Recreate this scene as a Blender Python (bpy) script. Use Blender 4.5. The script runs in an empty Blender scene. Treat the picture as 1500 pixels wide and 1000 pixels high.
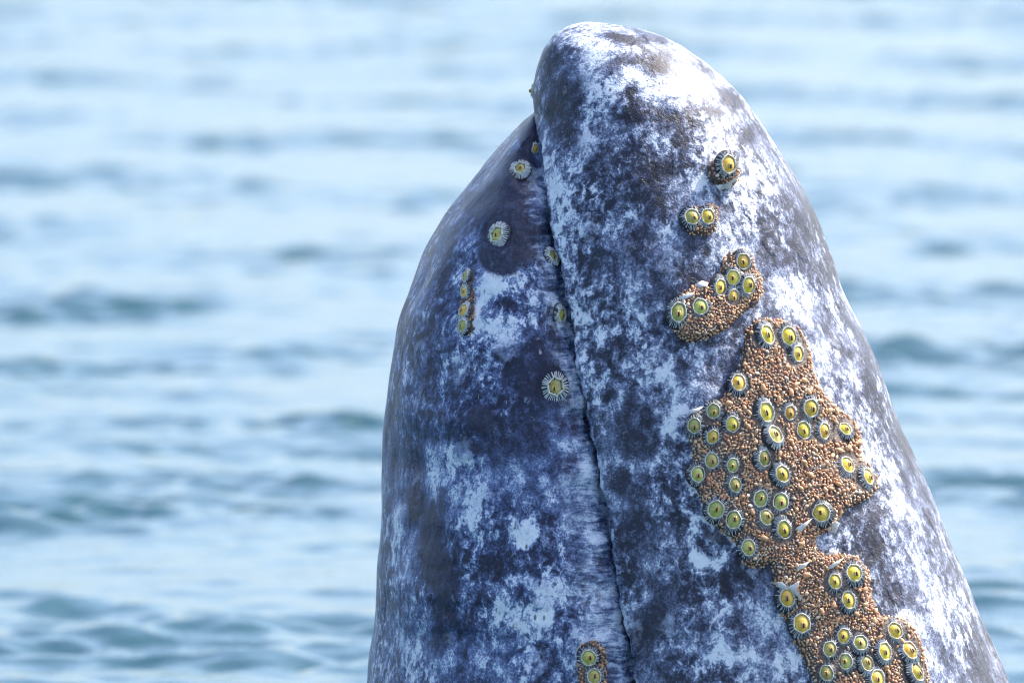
import bpy, bmesh, math, random
import numpy as np
from mathutils import Vector, Matrix
from mathutils.bvhtree import BVHTree

random.seed(7)
rng = np.random.default_rng(7)
R = math.radians
scene = bpy.context.scene
COL = scene.collection

# ------------------------------------------------------------------ camera
CAM = Vector((0.0, -15.0, 2.05))
PITCH = 4.6
cam_d = bpy.data.cameras.new('camera')
cam = bpy.data.objects.new('camera', cam_d)
COL.objects.link(cam)
cam.location = CAM
cam.rotation_euler = (R(90 - PITCH), 0, 0)
cam_d.lens = 360
cam_d.sensor_width = 36
cam_d.clip_start = 0.1
cam_d.clip_end = 20000
cam_d.dof.use_dof = True
cam_d.dof.focus_distance = 14.72
cam_d.dof.aperture_fstop = 6.3
scene.camera = cam

# ------------------------------------------------------------------ sky, sun, exposure
SUN_EL = 51.0
SUN_ROT = 60.0          # clockwise from +Y (the view direction)
world = bpy.data.worlds.new('World')
scene.world = world
world.use_nodes = True
wn = world.node_tree
sky = wn.nodes.new('ShaderNodeTexSky')
sky.sky_type = 'NISHITA'
sky.sun_disc = False
sky.sun_elevation = R(SUN_EL)
sky.sun_rotation = R(SUN_ROT)
sky.dust_density = 2.6
sky.ozone_density = 1.6
sky.air_density = 0.8
bg = wn.nodes['Background']
bg.inputs['Strength'].default_value = 0.15
wn.links.new(sky.outputs[0], bg.inputs['Color'])

sun_d = bpy.data.lights.new('sun', 'SUN')
sun_d.energy = 3.0
sun_d.angle = R(0.5)
sun_d.color = (1.0, 0.93, 0.84)
sun = bpy.data.objects.new('sun', sun_d)
COL.objects.link(sun)
to_sun = Vector((math.cos(R(SUN_EL)) * math.sin(R(SUN_ROT)),
                 math.cos(R(SUN_EL)) * math.cos(R(SUN_ROT)), math.sin(R(SUN_EL))))
sun.rotation_euler = to_sun.to_track_quat('Z', 'Y').to_euler()
sun.location = (4, 4, 6)

scene.view_settings.view_transform = 'Standard'
scene.view_settings.look = 'None'
scene.cycles.filter_width = 1.1
scene.view_settings.exposure = 1.45
scene.view_settings.gamma = 1.0
scene.view_settings.use_curve_mapping = False

# ------------------------------------------------------------------ helpers
cp, sp_ = math.cos(R(PITCH)), math.sin(R(PITCH))
def ray(px, py):
    """direction of the line of sight through a point of the 1500x1000 picture"""
    a = (px - 750) / 750 * 0.05
    b = (500 - py) / 750 * 0.05
    return Vector((a, cp + b * sp_, -sp_ + b * cp))
def at_y(px, py, y):
    d = ray(px, py)
    return CAM + d * ((y - CAM.y) / d.y)
Z0 = at_y(750, 0, 0).z
Z1 = at_y(750, 1000, 0).z
def q_of_z(z):           # picture row of a point standing in the plane y = 0
    t = (z - CAM.z) / 15.0
    # b from t: (-sp + b cp)/(cp + b sp) = t
    b = (t * cp + sp_) / (cp - t * sp_)
    return 500 - b * 750 / 0.05

def link(name, mesh, mat=None, parent=None):
    o = bpy.data.objects.new(name, mesh)
    COL.objects.link(o)
    if mat is not None and not mesh.materials:
        mesh.materials.append(mat)
    if parent is not None:
        o.parent = parent
    return o
def tag(o, label=None, cat=None, group=None, kind=None):
    if label: o['label'] = label
    if cat: o['category'] = cat
    if group: o['group'] = group
    if kind: o['kind'] = kind
    return o
def mesh_np(name, verts, faces, smooth=True):
    m = bpy.data.meshes.new(name)
    m.from_pydata([tuple(map(float, v)) for v in verts], [], [tuple(map(int, f)) for f in faces])
    if smooth:
        m.polygons.foreach_set('use_smooth', [True] * len(m.polygons))
    m.update()
    return m
def fattr(mesh, name, vals):
    a = mesh.attributes.new(name, 'FLOAT', 'POINT')
    a.data.foreach_set('value', np.ascontiguousarray(vals, dtype=np.float32))

# node helpers
class NT:
    def __init__(s, name):
        s.mat = bpy.data.materials.new(name)
        s.mat.use_nodes = True
        s.t = s.mat.node_tree
        s.b = s.t.nodes['Principled BSDF']
    def n(s, typ, **kw):
        nd = s.t.nodes.new(typ)
        for k, v in kw.items():
            setattr(nd, k, v)
        return nd
    def l(s, a, b):
        s.t.links.new(a, b)
    def put(s, sock, v):
        if isinstance(v, (int, float, tuple, list)):
            sock.default_value = v
        else:
            s.l(v, sock)
    def math(s, op, a, b=None, c=None, clamp=False):
        nd = s.n('ShaderNodeMath', operation=op, use_clamp=clamp)
        s.put(nd.inputs[0], a)
        if b is not None: s.put(nd.inputs[1], b)
        if c is not None: s.put(nd.inputs[2], c)
        return nd.outputs[0]
    def vmath(s, op, a, b=None):
        nd = s.n('ShaderNodeVectorMath', operation=op)
        s.put(nd.inputs[0], a)
        if b is not None: s.put(nd.inputs[1], b)
        return nd.outputs[0]
    def noise(s, vec, scale, detail=4, rough=.55, dist=0., lac=2.0, color=False):
        nd = s.n('ShaderNodeTexNoise')
        s.l(vec, nd.inputs['Vector'])
        nd.inputs['Scale'].default_value = scale
        nd.inputs['Detail'].default_value = detail
        nd.inputs['Roughness'].default_value = rough
        nd.inputs['Distortion'].default_value = dist
        nd.inputs['Lacunarity'].default_value = lac
        return nd.outputs[1] if color else nd.outputs[0]
    def ramp(s, fac, stops, interp='LINEAR'):
        nd = s.n('ShaderNodeValToRGB')
        cr = nd.color_ramp
        cr.interpolation = interp
        while len(cr.elements) < len(stops):
            cr.elements.new(0.5)
        for e, (p, c) in zip(cr.elements, stops):
            e.position = p
            e.color = (c[0], c[1], c[2], 1) if not isinstance(c, (int, float)) else (c, c, c, 1)
        s.put(nd.inputs[0], fac)
        return nd.outputs[0]
    def mix(s, fac, a, b, blend='MIX'):
        nd = s.n('ShaderNodeMix', data_type='RGBA', blend_type=blend)
        s.put(nd.inputs[0], fac)
        s.put(nd.inputs[6], a if not isinstance(a, tuple) else (*a, 1))
        s.put(nd.inputs[7], b if not isinstance(b, tuple) else (*b, 1))
        return nd.outputs[2]
    def smooth(s, v, lo, hi):
        nd = s.n('ShaderNodeMapRange', interpolation_type='SMOOTHSTEP')
        s.put(nd.inputs[0], v)
        nd.inputs[1].default_value = lo
        nd.inputs[2].default_value = hi
        return nd.outputs[0]
    def bump(s, h, dist, strength=1.0, normal=None):
        nd = s.n('ShaderNodeBump')
        nd.inputs['Distance'].default_value = dist
        nd.inputs['Strength'].default_value = strength
        s.l(h, nd.inputs['Height'])
        if normal is not None: s.l(normal, nd.inputs['Normal'])
        return nd.outputs[0]
    def attr(s, name):
        nd = s.n('ShaderNodeAttribute', attribute_name=name)
        return nd
    def obj(s):
        return s.n('ShaderNodeTexCoord').outputs['Object']

# ------------------------------------------------------------------ materials
def mat_water():
    t = NT('sea_water')
    geo = t.n('ShaderNodeNewGeometry').outputs['Position']
    n = t.noise(geo, 9, 4, .6)
    n2 = t.noise(geo, 1.3, 3, .5)
    t.l(t.mix(n2, (.006, .045, .065), (.012, .07, .085)), t.b.inputs['Base Color'])
    t.b.inputs['Roughness'].default_value = .15
    t.b.inputs['IOR'].default_value = 1.33
    t.l(t.bump(n, .012, .55), t.b.inputs['Normal'])
    return t.mat

def mat_skin():
    t = NT('mottled_whale_skin')
    P = t.obj()
    bias = t.attr('pigment').outputs['Fac']
    darkm = t.attr('smooth_dark').outputs['Fac']
    lip = t.attr('lip').outputs['Fac']
    shade_fac = t.attr('shade_calm').outputs['Fac']
    # feathered displacement of the pattern
    w = t.vmath('SUBTRACT', t.noise(P, 45, 3, .6, color=True), (.5, .5, .5))
    w2 = t.vmath('SUBTRACT', t.noise(P, 170, 2, .6, color=True), (.5, .5, .5))
    sc = t.n('ShaderNodeVectorMath', operation='SCALE'); t.l(w, sc.inputs[0]); sc.inputs['Scale'].default_value = .018
    sc2 = t.n('ShaderNodeVectorMath', operation='SCALE'); t.l(w2, sc2.inputs[0]); sc2.inputs['Scale'].default_value = .0055
    Pw = t.vmath('MULTIPLY', t.vmath('ADD', t.vmath('ADD', P, sc.outputs[0]), sc2.outputs[0]), (1., 1., .74))
    n1 = t.noise(Pw, 8.5, 3, .55)
    n2 = t.noise(Pw, 24, 5, .62)
    n3 = t.noise(Pw, 85, 5, .68)
    n4 = t.noise(P, 330, 3, .7)
    # v: amount of pale pigment
    v = t.math('MULTIPLY_ADD', t.math('SUBTRACT', n1, .5), .55, bias)
    v = t.math('MULTIPLY_ADD', t.math('SUBTRACT', n2, .5), 1.15, v)
    amp = t.math('MULTIPLY_ADD', t.smooth(t.noise(P, 7.3, 2, .5), .36, .64), 1.35, .75)
    v = t.math('ADD', t.math('MULTIPLY', t.math('SUBTRACT', n3, .5), amp), v)
    v = t.math('MULTIPLY_ADD', t.math('SUBTRACT', n4, .5), .62, v)
    # shade painted into the hide: jaw quieter, mid blue-grey clouds, few whites
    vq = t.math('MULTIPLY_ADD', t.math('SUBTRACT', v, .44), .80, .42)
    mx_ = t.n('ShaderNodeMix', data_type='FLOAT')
    t.l(shade_fac, mx_.inputs[0]); t.l(v, mx_.inputs[2]); t.l(vq, mx_.inputs[3])
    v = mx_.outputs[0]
    col = t.ramp(v, [(.0, (.012, .013, .025)), (.26, (.026, .030, .056)), (.37, (.058, .072, .135)), (.46, (.105, .135, .240)),
                     (.54, (.20, .25, .39)), (.61, (.41, .47, .59)), (.67, (.70, .73, .77)), (1., (.84, .845, .84))])
    # old round scars: pale rings with a darker middle
    vor = t.n('ShaderNodeTexVoronoi', feature='F1')
    t.l(Pw, vor.inputs['Vector']); vor.inputs['Scale'].default_value = 17
    vor.inputs['Randomness'].default_value = 1
    d = vor.outputs['Distance']
    ring = t.math('MULTIPLY', t.smooth(d, .10, .20), t.math('SUBTRACT', 1., t.smooth(d, .24, .36)))
    sel = t.n('ShaderNodeSeparateColor'); t.l(vor.outputs['Color'], sel.inputs[0])
    keep = t.math('GREATER_THAN', sel.outputs[0], .62)
    rm = t.math('MULTIPLY', t.math('MULTIPLY', ring, keep), t.smooth(n3, .35, .62))
    col = t.mix(t.math('MULTIPLY', rm, .45), col, (.38, .42, .52))
    # thin pale rake marks
    for k, (rot, sc_) in enumerate((((0, R(24), 0), (150, 150, 9)), ((R(10), R(-52), 0), (120, 120, 8)))):
        mk = t.n('ShaderNodeMapping'); t.l(P, mk.inputs['Vector'])
        mk.inputs['Rotation'].default_value = rot; mk.inputs['Scale'].default_value = sc_
        rk = t.noise(mk.outputs[0], 1.0, 1, .4)
        rk = t.math('MULTIPLY', t.smooth(rk, .725, .77), t.smooth(t.noise(P, 5 + k, 2, .5), .50, .58))
        col = t.mix(t.math('MULTIPLY', rk, .6), col, (.50, .54, .62))
    # small dark flecks lying in the pale areas
    mp = t.n('ShaderNodeMapping'); t.l(P, mp.inputs['Vector'])
    mp.inputs['Rotation'].default_value = (0, R(35), 0)
    mp.inputs['Scale'].default_value = (1, 1, .42)
    v2 = t.n('ShaderNodeTexVoronoi', feature='F1'); t.l(mp.outputs[0], v2.inputs['Vector'])
    v2.inputs['Scale'].default_value = 120
    s2 = t.n('ShaderNodeSeparateColor'); t.l(v2.outputs['Color'], s2.inputs[0])
    fl = t.math('MULTIPLY', t.math('SUBTRACT', 1., t.smooth(v2.outputs['Distance'], .12, .34)),
                t.math('GREATER_THAN', s2.outputs[1], .70))
    fl = t.math('MULTIPLY', fl, t.smooth(n2, .40, .60))
    col = t.mix(t.math('MULTIPLY', fl, .85), col, (.03, .032, .05))
    # pale flecks in the dark
    v3 = t.n('ShaderNodeTexVoronoi', feature='F1'); t.l(Pw, v3.inputs['Vector'])
    v3.inputs['Scale'].default_value = 62
    s3 = t.n('ShaderNodeSeparateColor'); t.l(v3.outputs['Color'], s3.inputs[0])
    f3 = t.math('MULTIPLY', t.math('SUBTRACT', 1., t.smooth(v3.outputs['Distance'], .10, .36)),
                t.math('MULTIPLY', t.smooth(n4, .42, .62), t.math('GREATER_THAN', s3.outputs[2], .78)))
    col = t.mix(t.math('MULTIPLY', f3, .55), col, (.42, .45, .54))
    # smooth slate areas
    slate = t.ramp(t.math('MULTIPLY_ADD', n4, .3, t.math('MULTIPLY', n3, .7)), [(.3, (.014, .015, .026)), (.5, (.038, .040, .066)), (.68, (.085, .095, .15))])
    col = t.mix(t.smooth(t.math('MULTIPLY_ADD', t.math('SUBTRACT', n3, .5), .9, t.math('MULTIPLY_ADD', t.math('SUBTRACT', n2, .5), 1.3, darkm)), .40, .66), col, slate)
    # lip: pale band with short dark dashes lying across the mouth line
    ml = t.n('ShaderNodeMapping'); t.l(P, ml.inputs['Vector'])
    ml.inputs['Rotation'].default_value = (0, R(-14), 0)
    ml.inputs['Scale'].default_value = (44, 44, 165)
    st = t.noise(ml.outputs[0], 1.0, 3, .65, .4)
    lipv = t.math('MULTIPLY_ADD', t.math('SUBTRACT', n2, .5), 1.1, t.math('MULTIPLY_ADD', t.math('SUBTRACT', n4, .5), .35, st))
    lipcol = t.ramp(lipv, [(.24, (.03, .034, .06)), (.36, (.085, .105, .18)), (.46, (.19, .23, .34)), (.55, (.42, .47, .58)), (.66, (.68, .71, .76))])
    lipf = t.smooth(t.math('MULTIPLY_ADD', t.math('SUBTRACT', n3, .5), 1.0, t.math('MULTIPLY_ADD', t.math('SUBTRACT', n1, .5), 1.6, lip)), .25, .85)
    col = t.mix(t.math('MULTIPLY', lipf, .85), col, lipcol)
    # faint brown algal tint
    br = t.smooth(t.noise(P, 6, 3, .6), .56, .72)
    col = t.mix(t.math('MULTIPLY', br, .22), col, t.mix(1., col, (1.0, .80, .66), 'MULTIPLY'))
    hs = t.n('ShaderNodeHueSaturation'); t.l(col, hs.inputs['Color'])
    t.l(t.math('MULTIPLY_ADD', shade_fac, .32, .76), hs.inputs['Saturation'])  # blue of the shade put into the jaw colour, snout kept greyer
    t.l(hs.outputs[0], t.b.inputs['Base Color'])
    rr = t.math('MULTIPLY_ADD', n3, .28, .26)
    t.l(rr, t.b.inputs['Roughness'])
    t.b.inputs['Specular IOR Level'].default_value = .20
    h = t.math('MULTIPLY_ADD', n3, 1.0, t.math('MULTIPLY', n4, .35))
    pit = t.n('ShaderNodeTexVoronoi', feature='F1'); t.l(Pw, pit.inputs['Vector']); pit.inputs['Scale'].default_value = 34
    pits = t.math('MULTIPLY', t.smooth(pit.outputs['Distance'], .05, .30), 1.0)
    b0 = t.bump(t.math('ADD', t.math('MULTIPLY', pits, .5), t.math('MULTIPLY', ring, .8)), .0035, .5)
    b00 = t.bump(t.noise(Pw, 16, 4, .55), .012, .45, b0)
    b1 = t.bump(h, .0034, .6, b00)
    t.b.inputs['Coat Weight'].default_value = .10
    t.b.inputs['Coat Roughness'].default_value = .12
    b2 = t.bump(t.noise(P, 900, 2, .6), .0005, .5, b1)
    t.l(b2, t.b.inputs['Normal'])
    return t.mat

def mat_simple(name, cols, scale=200, rough=.5, bump=0., spec=.5, sss=0., rand=0., detail=3):
    t = NT(name)
    P = t.obj()
    n = t.noise(P, scale, detail, .6)
    k = len(cols)
    c = t.ramp(n, [(.3 + .4 * i / max(1, k - 1), cols[i]) for i in range(k)])
    if rand > 0:
        oi = t.n('ShaderNodeObjectInfo').outputs['Random']
        hs = t.n('ShaderNodeHueSaturation')
        t.l(c, hs.inputs['Color'])
        t.l(t.math('MULTIPLY_ADD', oi, .05 * rand, .5 - .025 * rand), hs.inputs['Hue'])
        oi2 = t.math('FRACT', t.math('MULTIPLY', oi, 7.31))
        t.l(t.math('MULTIPLY_ADD', oi2, .5 * rand, 1 - .25 * rand), hs.inputs['Value'])
        c = hs.outputs[0]
    t.l(c, t.b.inputs['Base Color'])
    t.b.inputs['Roughness'].default_value = rough
    t.b.inputs['Specular IOR Level'].default_value = spec
    if sss:
        t.b.inputs['Subsurface Weight'].default_value = sss
        t.b.inputs['Subsurface Radius'].default_value = (.006, .003, .001)
        t.b.inputs['Subsurface Scale'].default_value = .6
    if bump:
        t.l(t.bump(n, bump, .7), t.b.inputs['Normal'])
    return t.mat

def mat_lice():
    t = NT('whale_lice')
    a = t.attr('tone').outputs['Fac']
    P = t.obj()
    n = t.noise(P, 420, 3, .6)
    wv = t.n('ShaderNodeTexWave', wave_type='BANDS', bands_direction='DIAGONAL')
    t.l(P, wv.inputs['Vector']); wv.inputs['Scale'].default_value = 160
    wv.inputs['Distortion'].default_value = 4
    base = t.ramp(a, [(.0, (.11, .065, .065)), (.14, (.36, .16, .08)), (.30, (.64, .29, .12)), (.50, (.74, .38, .17)),
                      (.68, (.74, .46, .26)), (.84, (.74, .55, .38)), (.96, (.80, .68, .54)), (1., (.55, .19, .09))])
    c = t.mix(t.math('MULTIPLY', t.smooth(n, .45, .7), .45), base, (.16, .10, .08))
    c = t.mix(t.math('MULTIPLY', wv.outputs['Fac'], .22), c, (.70, .58, .45))
    t.l(c, t.b.inputs['Base Color'])
    t.b.inputs['Roughness'].default_value = .55
    t.b.inputs['Subsurface Weight'].default_value = .12
    t.b.inputs['Subsurface Radius'].default_value = (.004, .002, .001)
    t.b.inputs['Subsurface Scale'].default_value = .5
    t.l(t.bump(n, .0012, .8), t.b.inputs['Normal'])
    return t.mat

M_WATER = mat_water()
M_SKIN = mat_skin()
M_LICE = mat_lice()
M_CRUST = mat_simple('lice_bed_crust', [(.03, .022, .022), (.10, .07, .06), (.22, .15, .11)], 260, .6, .003)
M_RIM = mat_simple('barnacle_rim', [(.28, .25, .20), (.58, .55, .47), (.80, .79, .74)], 260, .5, .0012, sss=.1)
M_RIB = mat_simple('barnacle_rib', [(.38, .38, .36), (.66, .67, .66), (.82, .82, .80)], 220, .5, .001)
M_BASE = mat_simple('barnacle_shell_base', [(.010, .011, .016), (.035, .036, .045)], 300, .5, .001)
M_AMBER = mat_simple('membrane_amber', [(.62, .34, .025), (.76, .53, .06), (.74, .58, .15)], 120, .16, .0006, .6, .15, 1.0)
M_OLIVE = mat_simple('membrane_olive', [(.31, .28, .045), (.46, .43, .10), (.55, .52, .20)], 120, .16, .0006, .6, .15, 1.0)
M_BEAK = mat_simple('barnacle_beak', [(.50, .24, .03), (.66, .42, .10)], 400, .22, .0006, .6, .1, .8)
M_SLIT = mat_simple('aperture_dark', [(.006, .004, .003), (.02, .012, .008)], 300, .3)
M_FLAKE = mat_simple('peeling_skin', [(.60, .60, .58), (.82, .82, .80)], 150, .35, .001, sss=.1)
M_HAIR = mat_simple('bristle_hair', [(.60, .58, .52), (.75, .73, .68)], 100, .4)

# ------------------------------------------------------------------ sea
def build_sea():
    def axis(segs):
        out = [segs[0][0]]
        for a, b, n, p in segs:
            tt = (np.arange(1, n + 1) / n)
            out += list(a + (b - a) * tt ** p) if p > 0 else list(b + (a - b) * (1 - tt) ** (-p))
        return np.array(out)
    xs = axis([(-4000, -9, 36, -5), (-9, -2.5, 65, 1), (-2.5, 2.5, 240, 1), (2.5, 9, 65, 1), (9, 4000, 36, 5)])
    ys = axis([(-4000, -1.2, 34, -5), (-1.2, 1.8, 40, 1), (1.8, 12, 500, 1), (12, 30, 450, 1), (30, 45, 240, 1), (45, 75, 230, 1), (75, 9000, 60, 5)])
    dx = np.gradient(xs); dy = np.gradient(ys)
    X, Y = np.meshgrid(xs, ys)
    S = np.maximum(dx[None, :], dy[:, None])
    Z = np.zeros_like(X)
    r = np.random.default_rng(21)
    for i in range(84):
        lam = 0.09 * (18 ** (i / 83.0))
        th = r.uniform(0, 2 * math.pi) if i % 3 == 0 else r.normal(R(84), R(60))
        k = 2 * math.pi / lam
        slope = float(np.interp(lam, [.09, .14, .26, .5, 1.0, 1.7], [.015, .021, .020, .008, .0035, .002]))
        A = slope / k * r.uniform(.6, 1.4)
        ph = r.uniform(0, 2 * math.pi)
        fade = np.clip(lam / (4 * S) - .25, 0, 1)
        ww = np.sin(k * (X * math.cos(th) + Y * math.sin(th)) + ph)
        Z += A * (ww + .25 * (2 * ww * ww - 1)) * fade
    # patches of rougher and calmer water
    g = np.zeros_like(X)
    for i in range(14):
        lam = r.uniform(.5, 3)
        th = r.normal(R(90), R(45))
        g += np.sin(2 * math.pi / lam * (X * math.cos(th) + Y * math.sin(th)) + r.uniform(0, 6.3))
    Z *= np.clip(np.exp(.30 * g - .15), .3, 2.5)
    ny, nx = X.shape
    m = bpy.data.meshes.new('sea')
    V = np.stack([X, Y, Z], -1).reshape(-1, 3).astype(np.float32)
    m.vertices.add(len(V)); m.vertices.foreach_set('co', V.ravel())
    idx = np.arange(ny * nx).reshape(ny, nx)
    F = np.stack([idx[:-1, :-1], idx[:-1, 1:], idx[1:, 1:], idx[1:, :-1]], -1).reshape(-1, 4)
    m.loops.add(F.size); m.loops.foreach_set('vertex_index', F.ravel().astype(np.int32))
    m.polygons.add(len(F)); m.polygons.foreach_set('loop_start', np.arange(0, F.size, 4, dtype=np.int32))
    m.polygons.foreach_set('use_smooth', np.ones(len(F), bool))
    m.update(); m.validate()
    o = link('sea_water', m, M_WATER)
    tag(o, 'rippled pale blue sea water spreading behind the whale', 'water', kind='structure')
build_sea()

# ------------------------------------------------------------------ whale
RIGHT = [(862, 33.5), (890, 36), (930, 42), (965, 52), (1000, 68), (1040, 92), (1070, 120), (1095, 150), (1120, 185), (1150, 225),
         (1175, 265), (1200, 320), (1225, 385), (1246, 440), (1270, 500), (1300, 572), (1330, 640), (1357, 705), (1387, 780),
         (1416, 850), (1441, 910), (1463, 965), (1477, 1000), (1550, 1200), (1610, 1400), (1690, 1800), (1780, 2600)]
LEFT = [(858, 33.5), (846, 36), (832, 40.5), (812, 54), (798, 75), (790, 100), (785, 130), (783, 150), (783, 166), (760, 184), (735, 210), (705, 245),
        (680, 275), (655, 310), (635, 345), (617, 385), (600, 430), (588, 470), (578, 520), (570, 570), (566, 620), (563, 680),
        (560, 740), (556, 800), (552, 860), (547, 920), (540, 980), (538, 1000), (520, 1200), (505, 1400), (480, 1800), (460, 2600)]
MOUTH = [(783, 166), (786, 190), (790, 220), (800, 270), (815, 350), (828, 420), (838, 480), (852, 540), (865, 600), (876, 660), (888, 720),
         (898, 780), (908, 840), (918, 900), (928, 960), (934, 1000), (962, 1200), (985, 1400), (1030, 1800), (1100, 2600)]
DEPTH = [(33.5, 0), (36, .030), (40, .047), (50, .074), (68, .104), (100, .137), (150, .170), (200, .196), (300, .238), (400, .272),
         (600, .330), (800, .377), (1000, .415), (1400, .47), (2600, .60)]
PHI = [(30, 180), (164, 180), (167, 172), (171, 167), (180, 158), (190, 152.5), (200, 148), (225, 141.5), (250, 136), (300, 129), (400, 120), (600, 114), (1000, 110), (2600, 106)]
def smooth_table(pts, q, k=7):
    a = np.array(sorted(pts)); return np.interp(q, a[:, 0], a[:, 1])
qr = lambda q: np.interp(q, [p[1] for p in RIGHT], [p[0] for p in RIGHT])
ql = lambda q: np.interp(q, [p[1] for p in LEFT], [p[0] for p in LEFT])
qd = lambda q: np.interp(q, [p[0] for p in DEPTH], [p[1] for p in DEPTH])
qphi = lambda q: np.interp(q, [p[0] for p in PHI], [p[1] for p in PHI])
# mouth line lies on the near flank: find its place in space
mx, mq = [], []
for (px, py) in MOUTH:
    h = 0.0
    for _ in range(30):
        p = at_y(px, py, -h)
        q = q_of_z(p.z)
        h = .5 * h + .5 * float(qd(q) * math.sin(R(float(qphi(q)))))
    mx.append(p.x); mq.append(q)
MX = lambda q: np.interp(q, mq, mx)
Z_OF = lambda q: at_y(750, float(q), 0).z
X_OF = lambda px, q: at_y(float(px), float(q), 0).x

def boxsmooth(a, n):
    k = np.ones(n) / n
    p = np.concatenate([np.full(n // 2, a[0]) , a, np.full(n // 2, a[-1])])
    # keep the slope at both ends
    p[:n // 2] = 2 * a[0] - a[1:n // 2 + 1][::-1]
    p[-(n // 2):] = 2 * a[-1] - a[-n // 2 - (1 if n % 2 == 0 else 0):-1][::-1][:n // 2]
    return np.convolve(p, k, 'valid')[:len(a)]

qrows = np.concatenate([33.5 + 24 * np.linspace(0, 1, 26) ** 2.2, np.arange(60, 1040, 3.6), np.arange(1040, 1420, 12), np.linspace(1430, 2600, 14)])
# resample the outlines on an even row axis and smooth the corners away
qe = np.arange(60, 1500, 2.0)
def soft(f, n=31):
    e = f(qe); s = boxsmooth(boxsmooth(e, n), n)
    def g(q):
        q = np.asarray(q, float)
        w = np.clip((q - 62) / 40, 0, 1)
        return np.where(q < 1480, f(q) * (1 - w) + np.interp(q, qe, s) * w, f(q))
    return g
sr = soft(qr)
sl_s = soft(ql, 13)
def fadein(raw, smo, q, a=185., b=235.):
    w = min(1., max(0., (q - a) / (b - a))) if q > 166 else min(1., max(0., (140. - q) / 30.))
    return float(raw(q)) * (1 - w) + float(smo(q)) * w
sl_ = lambda q: fadein(ql, sl_s, float(q))
sd = soft(qd); sphi = soft(qphi, 15); smx_s = soft(MX, 21); smx = lambda q: fadein(MX, smx_s, float(q))
NU, NC, NL = 130, 9, 110

def build_body():
    rows = []
    meta = []
    for q in qrows:
        z = Z_OF(q)
        xr = X_OF(sr(q), q); xl = X_OF(sl_(q), q)
        D = float(sd(q))
        ph = R(float(sphi(q) if q > 230 else (qphi(q) if q < 200 else qphi(q) + (sphi(q) - qphi(q)) * (q - 200) / 30)))
        c = float(np.clip((q - 166) / 60, 0, 1))          # how far the mouth has opened out from the limb
        if q <= 165: ph = math.pi; xm = xl
        else: xm = max(float(smx(q)), xl + 1e-4)
        xm += c * (.0016 * math.sin(q * .071) + .0011 * math.sin(q * .19 + 1) + .0006 * math.sin(q * .43))
        lw = 1 + .28 * math.sin(q * .052 + 2) + .18 * math.sin(q * .13)
        rx = (xr - xm) / (1 - math.cos(ph))
        xc = xr - rx
        front = []
        # upper jaw, from the dorsal ridge round to the mouth
        for i in range(NU + 1):
            a = ph * i / NU
            front.append((xc + rx * math.cos(a), D * math.sin(a) ** .96 if math.sin(a) > 0 else 0.0))
        hm = D * math.sin(ph) if ph < math.pi - 1e-6 else 0.0
        # crease
        cd = .034 * c
        cre = [(-.0022, -.0035), (-.0022, -.0100), (.0005, -.0200), (.0030, -.0360), (-.0020, -.0390), (-.0066, -.0300), (-.0100, -.0190), (-.0160, -.0125), (-.026, -.0090)]
        for (ax, ah) in cre:
            front.append((xm + ax * c * (lw if ax < -.003 else 1), max(hm + ah * c, 0)))
        # lower jaw
        xs_, hs_ = front[-1]
        hl = hs_
        psi = R(74)
        rl = (xs_ - xl) / (1 + math.cos(psi))
        xcl = xl + rl
        Dl = hl / math.sin(psi)
        for i in range(1, NL + 1):
            a = psi + (math.pi - psi) * i / NL
            s = max(math.sin(a), 0)
            front.append((xcl + rl * math.cos(a), Dl * s ** .94))
        rows.append((z, front)); meta.append(q)
    # mirror: the far flank uses every third point
    nf = len(rows[0][1])
    back_idx = [i for i in range(nf - 2, 0, -1) if (i % 3 == 0 or NU <= i <= NU + NC)]
    V, A = [], []
    for (z, fr), q in zip(rows, meta):
        for i, (x, h) in enumerate(fr):
            V.append((x, -h, z)); A.append(i)
        for i in back_idx:
            x, h = fr[i]
            V.append((x, h, z)); A.append(i)
    nr = nf + len(back_idx)
    F = []
    for r in range(len(rows) - 1):
        for j in range(nr):
            a = r * nr + j; b = r * nr + (j + 1) % nr
            F.append((a, a + nr, b + nr, b))
    F.append([(len(rows) - 1) * nr + j for j in range(nr)][::-1])
    m = mesh_np('whale_body', V, F)
    bm = bmesh.new(); bm.from_mesh(m)
    bmesh.ops.remove_doubles(bm, verts=bm.verts, dist=2e-5)
    bmesh.ops.dissolve_degenerate(bm, dist=1e-6, edges=bm.edges)
    bmesh.ops.recalc_face_normals(bm, faces=bm.faces)
    bm.to_mesh(m); bm.free()
    # gentle unevenness of the flesh
    n = len(m.vertices)
    co = np.zeros(n * 3); m.vertices.foreach_get('co', co); co = co.reshape(-1, 3)
    nn = np.zeros(n * 3); m.vertices.foreach_get('normal', nn); nn = nn.reshape(-1, 3)
    r = np.random.default_rng(5)
    disp = np.zeros(n)
    for i in range(46):
        lam = .05 * (10 ** r.uniform(0, 1))
        d = r.normal(size=3); d /= np.linalg.norm(d)
        disp += .0030 * lam * np.sin(2 * math.pi / lam * co @ d + r.uniform(0, 6.3))
    disp *= np.clip((1.30 - co[:, 2]) / .15 + .4, .4, 1)
    co = co + nn * disp[:, None]
    m.vertices.foreach_set('co', co.ravel())
    m.polygons.foreach_set('use_smooth', [True] * len(m.polygons))
    m.update()
    return m

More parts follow.
